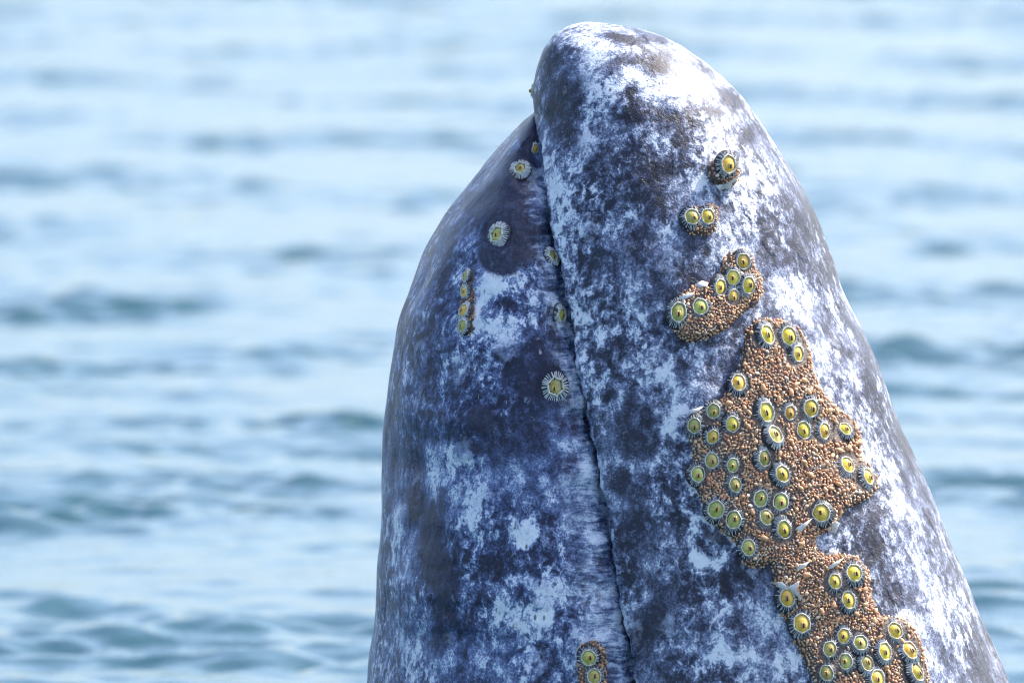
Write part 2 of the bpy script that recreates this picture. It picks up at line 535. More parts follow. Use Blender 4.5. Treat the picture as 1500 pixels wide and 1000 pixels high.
body_mesh = build_body()
nv = len(body_mesh.vertices)
BCO = np.zeros(nv * 3); body_mesh.vertices.foreach_get('co', BCO); BCO = BCO.reshape(-1, 3)
BVH = BVHTree.FromPolygons([tuple(c) for c in BCO], [tuple(p.vertices) for p in body_mesh.polygons])
def on_whale(px, py):
    d = ray(px, py).normalized()
    loc, nor, i, dist = BVH.ray_cast(CAM, d)
    if loc is None:
        return None, None
    if nor.dot(d) > 0: nor = -nor
    return loc, nor

# where each point of the skin lies on the flank, measured like the tables above
def flank_coords(co):
    v = co - np.array(CAM)
    f = v[:, 1] * cp - v[:, 2] * sp_
    u = v[:, 1] * sp_ + v[:, 2] * cp
    return 750 + v[:, 0] / f * 750 / .05, 500 - u / f * 750 / .05
FX, FY = flank_coords(BCO)

# pigment of the hide: (x, y, rx, ry, amount), pale > 0 > dark
PIG = [
 (873,70,34,20,.32),(850,56,30,12,.25),(937,113,22,14,.34),(1003,110,45,30,.34),(947,70,34,7,.25),(890,135,35,16,.16),(940,146,42,18,.25),
 (1033,135,36,26,.22),(1022,192,34,15,.22),(1060,208,30,24,.34),(1020,266,16,24,.30),(1123,255,28,30,.30),(973,222,22,16,.2),(1095,300,25,30,.25),
 (797,215,7,45,.26),(806,290,9,40,.28),(820,360,9,40,.2),(838,455,12,40,.22),(850,520,12,40,.25),(1050,170,25,14,.15),(985,200,16,12,.16),
 (925,132,11,15,-.42),(970,100,27,15,-.30),(893,52,16,7,-.30),(960,58,28,7,-.22),(920,62,22,8,-.22),(820,155,30,26,-.27),(850,135,25,15,-.2),
 (826,192,26,20,-.30),(920,168,20,13,-.34),(980,180,32,17,-.24),(900,220,34,20,-.12),(878,252,42,30,-.12),(975,250,32,20,-.24),(1040,160,24,14,-.26),
 (1092,196,25,12,-.24),(803,97,9,22,-.25),(1040,103,22,9,-.2),(1075,140,16,14,-.2),(930,320,60,45,-.10),(1005,305,20,40,-.12),(868,390,40,45,-.05),
 (905,450,45,45,-.08),(1180,430,46,26,.36),(1090,335,34,22,.2),(1252,548,28,20,.28),(1150,362,46,26,-.14),(1040,350,30,22,-.12),(965,345,18,14,.15),
 (1000,395,30,22,-.12),(950,520,60,40,-.06),(1030,530,40,30,.04),(970,400,14,20,.12),(1210,485,32,24,-.08),(1215,380,14,34,-.18),(1192,330,12,30,-.16),
 (1330,745,30,52,.26),(1285,650,20,24,.2),(1400,905,34,60,.22),(1350,820,24,30,.15),(1310,690,14,20,.15),(1270,800,34,46,-.14),(1300,875,26,30,-.12),
 (1270,540,10,50,-.15),(1330,670,10,60,-.15),(1400,840,12,60,-.12),(1440,930,10,50,-.12),(1285,590,16,20,.1),(1240,590,16,22,-.1),(1320,610,8,30,-.1),
 (925,650,34,44,-.07),(945,760,40,60,-.08),(985,850,30,40,-.12),(900,585,30,40,.05),(1060,950,52,32,.22),(1020,700,40,60,-.05),(960,690,18,22,.16),
 (985,560,24,18,.14),(905,720,8,60,.12),(1000,960,30,40,-.1),(950,920,22,50,-.14),(1100,880,34,26,-.06),(1045,870,26,20,.1),(1205,797,13,12,.10),
 (1360,930,26,40,.14),(1400,980,40,30,.1),
 # lower jaw
 (740,335,48,62,-.30),(640,400,40,60,-.10),(740,438,62,52,.22),(738,447,15,15,-.50),(738,492,30,22,.25),(716,415,18,18,.18),(690,345,22,20,.10),
 (660,340,20,24,-.05),(600,600,20,60,.0),(690,600,60,36,-.18),(740,600,36,36,-.10),(705,650,30,26,-.2),(640,690,64,56,.15),(760,660,40,40,.02),
 (768,782,16,20,.42),(740,905,60,44,.14),(795,905,16,18,.22),(620,760,20,26,-.30),(640,820,20,40,-.32),(655,880,18,36,-.24),(600,690,14,40,-.2),
 (590,800,14,34,.24),(600,560,14,34,.16),(620,880,22,24,.18),(575,700,8,60,-.12),(780,620,30,50,-.05),(800,720,30,30,-.1),(690,760,60,40,.05),
 (720,830,40,30,-.14),(690,980,70,26,.12),(590,960,34,30,.10),(780,950,30,22,-.14),(835,700,24,60,.05),(840,800,30,60,.06),(830,640,20,20,.1),
 (560,900,10,60,-.1),(660,540,30,30,-.06),(620,500,24,24,-.1),(740,560,24,16,.12),(790,505,20,20,-.12),(770,540,34,24,-.09),
]
RINGS = [(730,345,19,6,-.35),(762,249,17,6,-.3),(813,567,24,7,-.25),(820,461,18,6,-.25),(1042,792,30,8,.30),(890,578,18,7,.22),(738,447,34,14,.12),(765,885,32,10,.16),(1000,545,24,8,.14),(905,700,26,8,.10),(1085,925,36,10,.14),
         (830,690,34,9,.14),(685,700,30,9,.12),(640,940,26,8,.14),(730,520,14,5,.2),(665,540,13,5,.16),(960,850,24,8,.12),(800,960,26,9,.12),
         (1060,745,22,7,.14),(600,760,18,6,.15),(700,880,26,8,.1),(940,440,20,7,.12),(880,470,16,6,.12),(1000,620,18,6,.14)]
pig = np.full(nv, .445)
near = BCO[:, 1] < .12
upper = FX > np.interp(FY, [p[1] for p in MOUTH], [p[0] for p in MOUTH])
# paler snout tip; pigment also darkened past the terminator to offset sunlight
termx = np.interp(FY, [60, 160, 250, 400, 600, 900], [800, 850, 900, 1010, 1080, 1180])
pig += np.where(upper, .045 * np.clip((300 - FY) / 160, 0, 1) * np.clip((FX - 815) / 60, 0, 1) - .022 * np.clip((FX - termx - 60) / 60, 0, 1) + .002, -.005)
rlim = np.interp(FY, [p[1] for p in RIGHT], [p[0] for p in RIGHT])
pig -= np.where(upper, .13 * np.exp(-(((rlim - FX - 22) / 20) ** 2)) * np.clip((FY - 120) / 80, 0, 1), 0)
for (x, y, a, b, v) in PIG:
    d2 = ((FX - x) / a) ** 2 + ((FY - y) / b) ** 2
    side = (x > np.interp(y, [p[1] for p in MOUTH], [p[0] for p in MOUTH]))
    pig += np.where(upper == side, v * (.62 if (side and v > 0) else 1.15 if (side and y < 260 and x > 860) else .85) * np.exp(-d2 * .9), 0)
for (x, y, r, w, v) in RINGS:
    d = np.hypot(FX - x, (FY - y) * .9)
    pig += v * np.exp(-((d - r) / w) ** 2) - .6 * v * np.exp(-(d / (r * .6)) ** 2)
DARKS = [(742,300,34,46),(752,345,40,50),(735,375,34,28),(760,260,26,40),(700,300,22,20),(775,200,14,30),(632,800,15,60),(648,850,14,50),(610,735,14,26),(705,615,22,20)]
dk = np.zeros(nv)
for (x, y, a, b) in DARKS:
    dk = np.maximum(dk, np.exp(-((((FX - x) / a) ** 2 + ((FY - y) / b) ** 2) ** 1.5) * .7))
dk *= ~upper
mline = np.interp(FY, [p[1] for p in MOUTH], [p[0] for p in MOUTH])
off = mline - FX
wid = np.interp(FY, [240, 300, 480, 620, 1000], [34, 52, 58, 78, 95])
lipm = np.clip(1.1 - off / wid, 0, 1) * np.clip((FY - 235) / 25, 0, 1) * (off > -4) * (~upper)
lipm *= np.where((FY > 330) & (FY < 345), .3, 1)
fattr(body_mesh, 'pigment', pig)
fattr(body_mesh, 'smooth_dark', dk)
fattr(body_mesh, 'lip', lipm)
shade_calm = np.where(upper, .15 * np.clip((termx - FX) / 60, 0, 1), 1.0)  # painted shade: full on the lower jaw, faint on the cheek before the terminator
fattr(body_mesh, 'shade_calm', shade_calm)

whale = bpy.data.objects.new('gray_whale', None)
COL.objects.link(whale)
whale.empty_display_size = .2
tag(whale, 'mottled grey and white whale head rising upright out of the sea', 'whale')
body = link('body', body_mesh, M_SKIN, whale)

# ------------------------------------------------------------------ lice beds
def poly_of(pts, ox=0, oy=0, s=1.0):
    return [(ox + x / s, oy + y / s) for x, y in pts]
BEDS = {
 'large': dict(T=14, edge=14, poly=[(1095,483),(1105,471),(1120,466),(1144,471),(1163,479),(1177,497),(1185,520),(1189,547),(1198,571),(1214,588),(1233,606),(1249,620),
   (1257,633),(1259,653),(1258,672),(1270,684),(1282,700),(1282,719),(1268,733),(1249,740),(1233,748),(1224,762),(1222,776),(1205,779),(1195,785),
   (1192,797),(1198,808),(1208,814),(1225,812),(1246,813),(1258,822),(1268,835),(1271,855),(1272,875),(1280,890),(1286,901),(1303,903),(1321,908),
   (1335,922),(1345,940),(1352,965),(1357,990),(1362,1010),(1370,1040),(1355,1062),(1300,1070),(1225,1060),(1202,1020),(1189,990),(1178,965),(1165,940),
   (1152,912),(1143,890),(1136,870),(1134,850),(1133,836),(1128,826),(1112,830),(1090,828),(1085,810),(1075,790),(1055,775),(1038,760),(1030,740),
   (1020,715),(1012,700),(1018,680),(1016,660),(1008,640),(1003,622),(1012,608),(1035,598),(1058,585),(1068,565),(1080,545),(1088,520),(1090,500)]),
 'arm': dict(T=15, edge=13, poly=poly_of([(600,140),(690,110),(770,130),(820,190),(825,260),(880,340),(905,430),(895,540),(850,610),(760,650),(690,720),(620,790),
   (540,850),(440,890),(330,945),(220,945),(140,890),(90,800),(65,720),(75,650),(120,580),(200,490),(290,430),(400,430),(450,380),(530,320),(545,230)], 970, 350, 6.25)),
 'pair': dict(T=11, edge=9, poly=poly_of([(118,300),(135,275),(200,275),(235,262),(265,275),(265,330),(257,370),(230,395),(180,392),(140,387),(118,350)], 960, 210, 2.941)),
 'single': dict(T=20, edge=9, poly=poly_of([(225,100),(255,70),(300,62),(330,85),(345,130),(347,165),(315,197),(270,188),(235,165)], 960, 210, 2.941)),
 'lip': dict(T=8, edge=8, poly=[(848,945),(870,937),(885,950),(888,980),(886,1010),(870,1022),(850,1016),(846,980)]),
 'column': dict(T=5, edge=6, poly=[(680,397),(690,395),(695,404),(692,417),(696,432),(693,446),(696,462),(692,474),(694,484),(687,491),(678,489),(673,478),(676,464),(673,448),(677,434),(674,418)]),
}
def poly_dist(px, py, poly):
    """signed distance (positive inside) of many points to a polygon"""
    P = np.array(poly); Q = np.roll(P, -1, 0)
    px = np.asarray(px, float); py = np.asarray(py, float)
    best = np.full(px.shape, 1e9); ins = np.zeros(px.shape, bool)
    for (x0, y0), (x1, y1) in zip(P, Q):
        ex, ey = x1 - x0, y1 - y0
        t = np.clip(((px - x0) * ex + (py - y0) * ey) / (ex * ex + ey * ey), 0, 1)
        best = np.minimum(best, np.hypot(px - x0 - t * ex, py - y0 - t * ey))
        c = ((y0 > py) != (y1 > py)) & (px < (x1 - x0) * (py - y0) / (y1 - y0 + 1e-12) + x0)
        ins ^= c
    return np.where(ins, best, -best)
def lump(x, y):
    return (math.sin(x * .11 + 1.3) * math.sin(y * .093 + .4) + .7 * math.sin(x * .23 + y * .17)) * .5
def bed_height(b, x, y, d):
    e = max(0., min(1., d / b['edge']))
    h = b['T'] * math.sqrt(max(0., 1 - (1 - e) ** 2)) - 1.5
    return (h + 1.6 * lump(x, y) * e) * .001
def bed_of(x, y):
    for k, b in BEDS.items():
        if float(poly_dist([x], [y], b['poly'])[0]) > 0: return k
    return None
def on_bed(px, py, key):
    loc, nor = on_whale(px, py)
    if loc is None: return None, None
    if key is None: return loc, nor
    b = BEDS[key]
    d = float(poly_dist([px], [py], b['poly'])[0])
    return loc + nor * bed_height(b, px, py, d), nor

# ------------------------------------------------------------------ barnacles: list of places
# (x, y, size, kind, colour); kind b = sunk in a bed, f = flat ribbed shell
def fromcrop(pts, ox, oy, s):
    return [(ox + p[0] / s, oy + p[1] / s) + tuple(p[2:]) for p in pts]
BARN = {}
BARN['large'] = fromcrop([(348,115,1.06,'a'),(428,120,1.05,'a'),(458,183,1.02,'a'),(250,297,.98,'a'),(162,395,.92,'o'),(95,450,1.0,'o'),(228,445,.92,'a'),(160,492,.88,'a'),
  (345,402,1.15,'a'),(437,400,.86,'a'),(505,385,1.0,'a'),(377,490,1.08,'o'),(488,467,.98,'a'),(560,473,1.0,'a'),(638,473,.98,'a'),(158,580,.86,'o'),(108,632,.86,'o'),
  (229,594,.88,'o'),(341,572,.98,'o'),(407,632,1.05,'a'),(237,672,.9,'o'),(650,605,1.02,'a'),(720,648,1.06,'a'),(172,762,.98,'o'),(238,803,.95,'o'),(331,725,.95,'o'),
  (409,737,1.04,'o'),(355,797,1.02,'o'),(417,840,1.12,'a'),(555,780,1.05,'a'),(293,905,.95,'o')], 980, 450, 2.564)
BARN['lower'] = fromcrop([(580,437,.98,'a'),(488,482,1.0,'a'),(556,577,1.02,'a'),(245,557,1.02,'a'),(322,697,1.14,'a'),(538,765,.92,'a'),(620,803,.94,'o'),(466,833,.98,'o'),
  (548,897,1.0,'o'),(652,907,.95,'o'),(743,847,1.02,'a'),(797,740,1.04,'a'),(870,845,1.04,'a'),(900,955,1.06,'a'),(455,955,.92,'o'),(705,990,1.0,'a')], 1080, 720, 3.5725)
BARN['arm'] = fromcrop([(698,225,.92,'a'),(610,370,.86,'a'),(493,462,.92,'a'),(733,440,.95,'a'),(608,545,.95,'a'),(322,640,.98,'o'),(142,695,1.1,'o')], 970, 350, 6.25)
BARN['pair'] = fromcrop([(150,328,.92,'o'),(213,328,.92,'a')], 960, 210, 2.941)
BARN['single'] = fromcrop([(278,113,1.0,'a')], 960, 210, 2.941)
BARN['lip'] = [(861,962,.95,'o'),(869,991,.95,'o')]
BARN['column'] = [(685,406,.66,'o'),(683,428,.66,'a'),(682,457,.72,'a'),(681,478,.68,'o')]
BARN['jaw'] = [(762,249,1.05,'o'),(730,345,1.1,'o'),(808,376,.92,'o'),(820,461,1.0,'o'),(813,567,1.25,'o')]
BARN['notch'] = [(783,218,.55,'a')]
HOLE = [(x, y, (16.5 if k in ('large', 'lower', 'column', 'lip') else 13.0) * s) for k in ('large', 'lower', 'arm', 'pair', 'single', 'lip', 'column') for (x, y, s, c) in BARN[k]]

# one low-poly louse, ridged across
def louse_mesh(seg=7, rings=5, ridge=0.):
    V = [(0, 0, -1)]; 
    for i in range(1, rings):
        a = -math.pi / 2 + math.pi * i / rings
        rr = 1 + (ridge if i % 2 else -ridge)
        for j in range(seg):
            b = 2 * math.pi * j / seg
            V.append((math.cos(a) * math.cos(b) * rr, math.cos(a) * math.sin(b) * rr, math.sin(a)))
    V.append((0, 0, 1))
    F = []
    for j in range(seg): F.append((0, 1 + (j + 1) % seg, 1 + j))
    for i in range(rings - 2):
        for j in range(seg):
            a = 1 + i * seg + j; b = 1 + i * seg + (j + 1) % seg
            F.append((a, b, b + seg)); F.append((a, b + seg, a + seg))
    top = len(V) - 1; base = 1 + (rings - 2) * seg
    for j in range(seg): F.append((base + j, base + (j + 1) % seg, top))
    return np.array(V), np.array(F)
LV, LF = louse_mesh(8, 6, .07)
LVS = [LV * (1 + rng.normal(0, .10, (len(LV), 1))) for _ in range(12)]

def frame_from(nor, spin=0.):
    z = nor.normalized()
    up = Vector((0, 0, 1))
    x = up.cross(z)
    x.normalize(); x = -x if x.x < 0 else x
    y = z.cross(x)
    m = Matrix((x, y, z)).transposed()
    return m @ Matrix.Rotation(spin, 3, 'Z')

def build_bed(key, label, group=None):
    b = BEDS[key]; poly = b['poly']
    xs = [p[0] for p in poly]; ys = [p[1] for p in poly]
    step = 3.0
    gx = np.arange(min(xs) - 4, max(xs) + 5, step); gy = np.arange(min(ys) - 4, max(ys) + 5, step)
    X, Y = np.meshgrid(gx, gy)
    D = poly_dist(X, Y, poly)
    idx = {}; V = []
    for r in range(X.shape[0]):
        for c in range(X.shape[1]):
            if D[r, c] > -3.2:
                loc, nor = on_whale(X[r, c], Y[r, c])
                if loc is None: continue
                idx[r, c] = len(V)
                V.append(loc + nor * bed_height(b, X[r, c], Y[r, c], D[r, c]))
    F = []
    for (r, c), i in idx.items():
        if (r + 1, c) in idx and (r, c + 1) in idx and (r + 1, c + 1) in idx:
            F.append((i, idx[r + 1, c], idx[r + 1, c + 1], idx[r, c + 1]))
    crust = mesh_np('crust', V, F)
    # lice
    pts = []; grid = {}
    cell = 8.0
    cand = 0
    area = (max(xs) - min(xs)) * (max(ys) - min(ys))
    n_try = int(area * .55)
    rx = rng.uniform(min(xs) - 1, max(xs) + 1, n_try); ry = rng.uniform(min(ys) - 1, max(ys) + 1, n_try)
    rd = poly_dist(rx, ry, poly)
    rs = rng.random(n_try)
    for x, y, d, s in zip(rx, ry, rd, rs):
        jag = 3.0 * lump(x * 3.1, y * 2.7)
        if d < -.6 + jag: continue
        rad = 1.45 + 2.0 * s ** 2.2
        if key == 'large':
            # the sunward edge carries bigger animals
            rad *= 1.0 + .22 * min(1, max(0, (x - np.interp(y, [470, 760, 1000], [1110, 1190, 1290])) / 40))
        if key == 'column': rad *= .8
        if any((x - hx) ** 2 + ((y - hy) * .85) ** 2 < (hr * 1.06) ** 2 for hx, hy, hr in HOLE if abs(hx - x) < 30 and abs(hy - y) < 30): continue
        cx, cy = int(x // cell), int(y // cell)
        ok = True
        for i in (-1, 0, 1):
            for j in (-1, 0, 1):
                for (ax, ay, ar) in grid.get((cx + i, cy + j), ()):
                    if (ax - x) ** 2 + (ay - y) ** 2 < ((ar + rad) * .84) ** 2: ok = False; break
                if not ok: break
            if not ok: break
        if ok:
            grid.setdefault((cx, cy), []).append((x, y, rad)); pts.append((x, y, rad, d))
    VV, FF, TT = [], [], []
    for (x, y, rad, d) in pts:
        loc, nor = on_whale(x, y)
        if loc is None: continue
        h = bed_height(b, x, y, max(d, 0.2))
        c = loc + nor * (h + rad * .001 * random.uniform(.1, .55))
        m = frame_from((nor + Vector((random.gauss(0, .38), random.gauss(0, .38), random.gauss(0, .38)))), random.uniform(0, 6.28))
        r = rad * .001
        sz_, sx, sy = r * random.uniform(1.0, 1.6), r * random.uniform(.75, 1.05), r * random.uniform(.6, .9); lv = LVS[random.randrange(12)]
        M = np.array(m)
        P = (np.stack([lv[:, 0] * sx, lv[:, 2] * sz_, -lv[:, 1] * sy], -1)) @ M.T + np.array(c)
        base = len(VV) * len(LV)
        VV.append(P); FF.append(LF + base)
        # clumps of alike animals
        tn = (.18 if key == 'column' else .34 if key == 'lip' else .52) + .20 * lump(x * .8, y * .8) + random.gauss(0, .24)
        TT.append(np.full(len(LV), min(.97, max(0, tn)) if random.random() > .03 else 1.0))
    m = mesh_np('whale_lice', np.concatenate(VV), np.concatenate(FF))
    fattr(m, 'tone', np.concatenate(TT))
    o = link('whale_lice', m, M_LICE)
    tag(o, label, 'whale lice', kind='stuff')
    link('crust', crust, M_CRUST, o)
    return len(pts)
nl = 0
nl += build_bed('large', 'big orange and tan colony of beady whale lice running down the snout')
nl += build_bed('arm', 'bent arm-shaped brown colony of whale lice above the big colony')
nl += build_bed('pair', 'small tan colony of whale lice holding two barnacles side by side')
nl += build_bed('single', 'tiny raised orange colony of whale lice round one lone barnacle')
nl += build_bed('lip', 'small brown colony of whale lice low on the pale lower lip')
nl += build_bed('column', 'thin upright strip of dark whale lice on the lower jaw')
print('lice', nl)

# ------------------------------------------------------------------ barnacle builders (unit: outer radius 1 = 17 mm)
U = .0172
def ring_surface(profile, seg=40, wob=0., ell=.86, seed=0, corners=0, camp=0.):
    """profile: list of (r, z); closed round the axis"""
    rr = random.Random(seed)
    ph = [rr.uniform(0, 6.28) for _ in range(4)]
    V, F = [], []
    for (r, z) in profile:
        for j in range(seg):
            a = 2 * math.pi * j / seg
            k = 1 + wob * (math.sin(2 * a + ph[0]) * .5 + math.sin(3 * a + ph[1]) * .35 + math.sin(5 * a + ph[2]) * .3)
            if corners: k += camp * max(0, math.cos(corners * a + ph[3])) ** 6
            V.append((r * k * math.cos(a) * ell * U, r * k * math.sin(a) * U, z * U))
    n = len(profile)
    for i in range(n - 1):
        for j in range(seg):
            F.append((i * seg + j, i * seg + (j + 1) % seg, (i + 1) * seg + (j + 1) % seg, (i + 1) * seg + j))
    return V, F
def ribs(r0, r1, z0, z1, n, seed, ell=.86, w=.5, hgt=.07, jit=.12, curl=0.):
    rr = random.Random(seed)
    V, F = [], []
    for k in range(n):
        a0 = 2 * math.pi * (k + rr.uniform(-.25, .25)) / n
        ra = r0 * (1 + rr.uniform(-.04, .04)); rb = r1 * (1 + rr.uniform(-jit, jit * .5))
        if rr.random() < .08: continue
        wa = math.pi / n * w * ra * rr.uniform(.6, 1.2); wb = math.pi / n * w * rb * rr.uniform(.5, 1.1)
        b = len(V)
        steps = 3
        for s in range(steps + 1):
            t = s / steps
            r = ra + (rb - ra) * t; z = z0 + (z1 - z0) * t + hgt * math.sin(math.pi * min(1, t * .9 + .05))
            ww = wa + (wb - wa) * t
            a = a0 + curl * t
            ca, sa = math.cos(a), math.sin(a)
            for (o, dz) in ((-ww, -.06), (0, hgt * .7), (ww, -.06)):
                V.append(((r * ca - o * sa) * ell * U, (r * sa + o * ca) * U, (z + dz) * U))
        for s in range(steps):
            for c in range(2):
                i = b + s * 3 + c
                F.append((i, i + 1, i + 4, i + 3))
        F.append((b, b + 1, b + 2)); e = b + steps * 3
        F.append((e, e + 2, e + 1))
    return V, F
def dome(r, z0, h, seg=28, rings=7, ell=.86, peak=(0, 0), seed=0, crease=.0):
    V, F = [], []
    for i in range(rings):
        t = 1 - i / rings
        for j in range(seg):
            a = 2 * math.pi * j / seg
            zz = z0 + h * (1 - t ** 2.2)
            px, py = peak[0] * (1 - t) * r, peak[1] * (1 - t) * r
            V.append(((r * t * math.cos(a) * ell + px) * U, (r * t * math.sin(a) + py) * U, zz * U))
    V.append((peak[0] * r * U, peak[1] * r * U, (z0 + h * 1.02) * U))
    for i in range(rings - 1):
        for j in range(seg):
            F.append((i * seg + j, i * seg + (j + 1) % seg, (i + 1) * seg + (j + 1) % seg, (i + 1) * seg + j))
    b = (rings - 1) * seg; top = len(V) - 1
    for j in range(seg): F.append((b + j, b + (j + 1) % seg, top))
    return V, F
def ellipsoid(c, s, seg=12, rings=8, tilt=0.):
    V, F = louse_mesh(seg, rings)
    M = np.array(Matrix.Rotation(tilt, 3, 'X'))
    V = (V * np.array(s)) @ M.T + np.array(c)
    return V * U, F
def merge(*parts):
    V, F = [], []
    for v, f in parts:
        b = len(V); V += [tuple(p) for p in v]; F += [tuple(int(i) + b for i in q) for q in f]
    return V, F

def variant(kind, seed):
    rr = random.Random(100 + seed)
    out = {}
    pk = (rr.uniform(-.2, .2), rr.uniform(-.34, .12))
    if kind == 'b':
        out['shell'] = mesh_np('shell', *ring_surface([(1.20, -.34), (1.14, -.06), (.92, .09), (.74, .16), (.6, .10)], seed=seed, wob=.05))
        out['rib_fringe'] = mesh_np('rib_fringe', *ribs(.72, 1.16, .21, .03, 44, seed, w=.50, hgt=.06, jit=.18))
        out['rim'] = mesh_np('rim', *ring_surface([(.78, .12), (.775, .25), (.73, .315), (.68, .31), (.645, .25), (.63, .12)], seed=seed + 5, wob=.04, corners=6, camp=.09))
        R0, z0, h = .67, .15, .22 + rr.uniform(-.04, .06)
        bk = 1.0
    else:
        out['shell'] = mesh_np('shell', *ring_surface([(1.06, -.12), (1.0, .0), (.80, .10), (.55, .17), (.42, .12)], seed=seed, wob=.05))
        out['rib_fringe'] = mesh_np('rib_fringe', *ribs(.53, 1.02, .205, .015, 38, seed, w=.74, hgt=.05, jit=.06))
        out['rim'] = mesh_np('rim', *ring_surface([(.62, .12), (.605, .22), (.56, .285), (.51, .28), (.475, .22), (.46, .10)], seed=seed + 5, wob=.04, corners=6, camp=.30))
        R0, z0, h = .50, .12, .14
        bk = .72
    out['membrane'] = mesh_np('membrane', *dome(R0, z0, h, peak=pk, seed=seed))
    cx, cy = pk[0] * R0, pk[1] * R0
    zt = z0 + h
    tl = rr.uniform(-.2, .2)
    # two small valves with a dark slit between them
    v1 = ellipsoid((cx - .085 * bk, cy, zt - .015), (.125 * bk, .25 * bk, .075))
    v2 = ellipsoid((cx + .085 * bk, cy + .02, zt - .015), (.125 * bk, .23 * bk, .075))
    out['beak'] = mesh_np('beak', *merge(v1, v2))
    out['aperture'] = mesh_np('aperture', *ellipsoid((cx, cy - .02, zt + .045), (.082 * bk, .205 * bk, .065)))
    return out
VARS = {'b': [variant('b', i) for i in range(12)], 'f': [variant('f', 20 + i) for i in range(5)]}
MATS = dict(shell=M_BASE, rib_fringe=M_RIB, rim=M_RIM, beak=M_BEAK, aperture=M_SLIT)
for k in VARS:
    for v in VARS[k]:
        for p, m in v.items():
            if p == 'membrane':
                v[p].materials.append(M_AMBER)
            else:
                m.materials.append(MATS[p])
OLIVE = {}
def membrane_for(mesh, colour):
    if colour == 'a': return mesh
    if mesh.name not in OLIVE:
        c = mesh.copy(); c.materials[0] = M_OLIVE; OLIVE[mesh.name] = c
    return OLIVE[mesh.name]

def barnacle(px, py, size, colour, kind, key, label, group=None, lift=0., lean=None, spin=None):
    loc, nor = on_bed(px, py, key)
    if lean is not None: nor = (nor + Vector(lean)).normalized()
    o = bpy.data.objects.new('barnacle', None); COL.objects.link(o)
    o.empty_display_size = .02
    v = VARS[kind][random.randrange(len(VARS[kind]))]
    # the shells sit a little skew to the hide, most of them facing outwards from it
    tilt = Vector((random.gauss(0, .17), random.gauss(-.12, .08), random.gauss(0, .14)))
    m = frame_from((nor + tilt), random.gauss(0, .18) if spin is None else spin).to_4x4()
    size *= random.uniform(.9, 1.08)
    m.translation = loc + nor * (lift + random.uniform(-.0022, .0006) * (kind == 'b'))
    o.matrix_world = m @ Matrix.Diagonal((size * random.uniform(.9, 1.06), size * random.uniform(.95, 1.05), size, 1))
    tag(o, label, 'barnacle', group)
    mem = None
    for part in ('shell', 'rib_fringe', 'rim', 'membrane'):
        me = v[part] if part != 'membrane' else membrane_for(v[part], colour)
        c = link(part, me, None, o)
        if part == 'membrane': mem = c
    link('beak', v['beak'], None, mem)
    link('aperture', v['aperture'], None, mem)
    return o

L_LARGE = [
 'amber barnacle of the top pair in the big colony, on the mouth side',
 'amber barnacle of the top pair in the big colony, on the dorsal side',
 'amber barnacle just below the topmost two of the big lice colony',
 'yellow barnacle on the mouth-side shoulder of the big lice colony, below the top three',
 'small olive barnacle beside the corner one on the upper mouth-side edge of the big colony',
 'olive barnacle at the mouth-side corner of the big lice colony, on its very edge',
 'small amber barnacle between the corner group and the largest one of the big colony',
 'small amber barnacle just below the two olive ones at the mouth-side corner',
 'largest barnacle at the middle of the big lice colony, with a long dark fringe',
 'smallest amber barnacle of the middle cluster, next to the largest one of the big colony',
 'amber barnacle topmost of the middle cluster on the dorsal half of the big colony',
 'olive green barnacle directly below the largest one in the big lice colony',
 'yellow barnacle at the mouth-side end of the row of three in the big colony',
 'amber barnacle in the middle of the row of three in the big colony',
 'yellow barnacle at the dorsal end of the row of three in the big lice colony',
 'olive barnacle halfway down the mouth-side half of the big colony, just inside the edge',
 'olive barnacle halfway down the big colony, on the very mouth-side edge',
 'olive barnacle directly above another small one in the mouth-side half of the big colony',
 'olive barnacle second below the largest one, at the middle of the big colony',
 'large amber barnacle at the big colony centre, above the tight group of four',
 'small olive barnacle directly below another small one in the mouth-side half of the colony',
 'yellow barnacle just inside the one on the pointed dorsal lobe of the big colony',
 'bright yellow barnacle on the pointed dorsal lobe of the big lice colony',
 'olive barnacle on the lower mouth-side edge of the big colony, upper of two',
 'olive barnacle on the lower mouth-side edge of the big colony, lower of two',
 'olive barnacle of the tight group of four, upper one on the mouth side',
 'olive barnacle of the tight group of four, upper one on the dorsal side',
 'olive barnacle of the tight group of four, lower one on the mouth side',
 'big amber barnacle of the tight group of four, the lowest one',
 'yellow barnacle alone on the lower dorsal lobe of the big colony above the bare notch',
 'lowest olive barnacle of the big colony, alone near its lower mouth-side corner',
]
for i, (x, y, s, c) in enumerate(BARN['large']):
    barnacle(x, y, s, c, 'b', 'large', L_LARGE[i], 'barnacles in the big lice colony')
L_LOW = [
 'topmost yellow barnacle on the lower lobe of the big colony, below the bare notch',
 'amber barnacle beside the topmost one on the lower lobe of the lice colony',
 'yellow barnacle below the top two on the lower lobe of the lice colony',
 'amber barnacle under white peeling skin flaps at the mouth-side edge of the colony',
 'large amber barnacle at the mouth-side edge, below the one with white flaps',
 'small amber barnacle topmost of the crowd at the foot of the lower lobe',
 'olive barnacle next to the topmost one of the crowd at the lobe foot',
 'olive barnacle on the mouth side of the crowd at the foot of the lower lobe',
 'olive barnacle in the middle of the crowd at the foot of the lower lobe',
 'small olive barnacle below the gap between two others in the crowd at the foot',
 'yellow barnacle between the crowd and the dorsal bulge of the lower lobe',
 'yellow barnacle topmost on the broad dorsal bulge of the lower lobe',
 'yellow barnacle second down on the broad dorsal bulge of the lower lobe',
 'yellow barnacle lowest on the broad dorsal bulge of the lower lobe',
 'olive barnacle lowest on the mouth side of the crowd at the foot',
 'amber barnacle lowest in the crowd at the foot of the lower lobe',
]
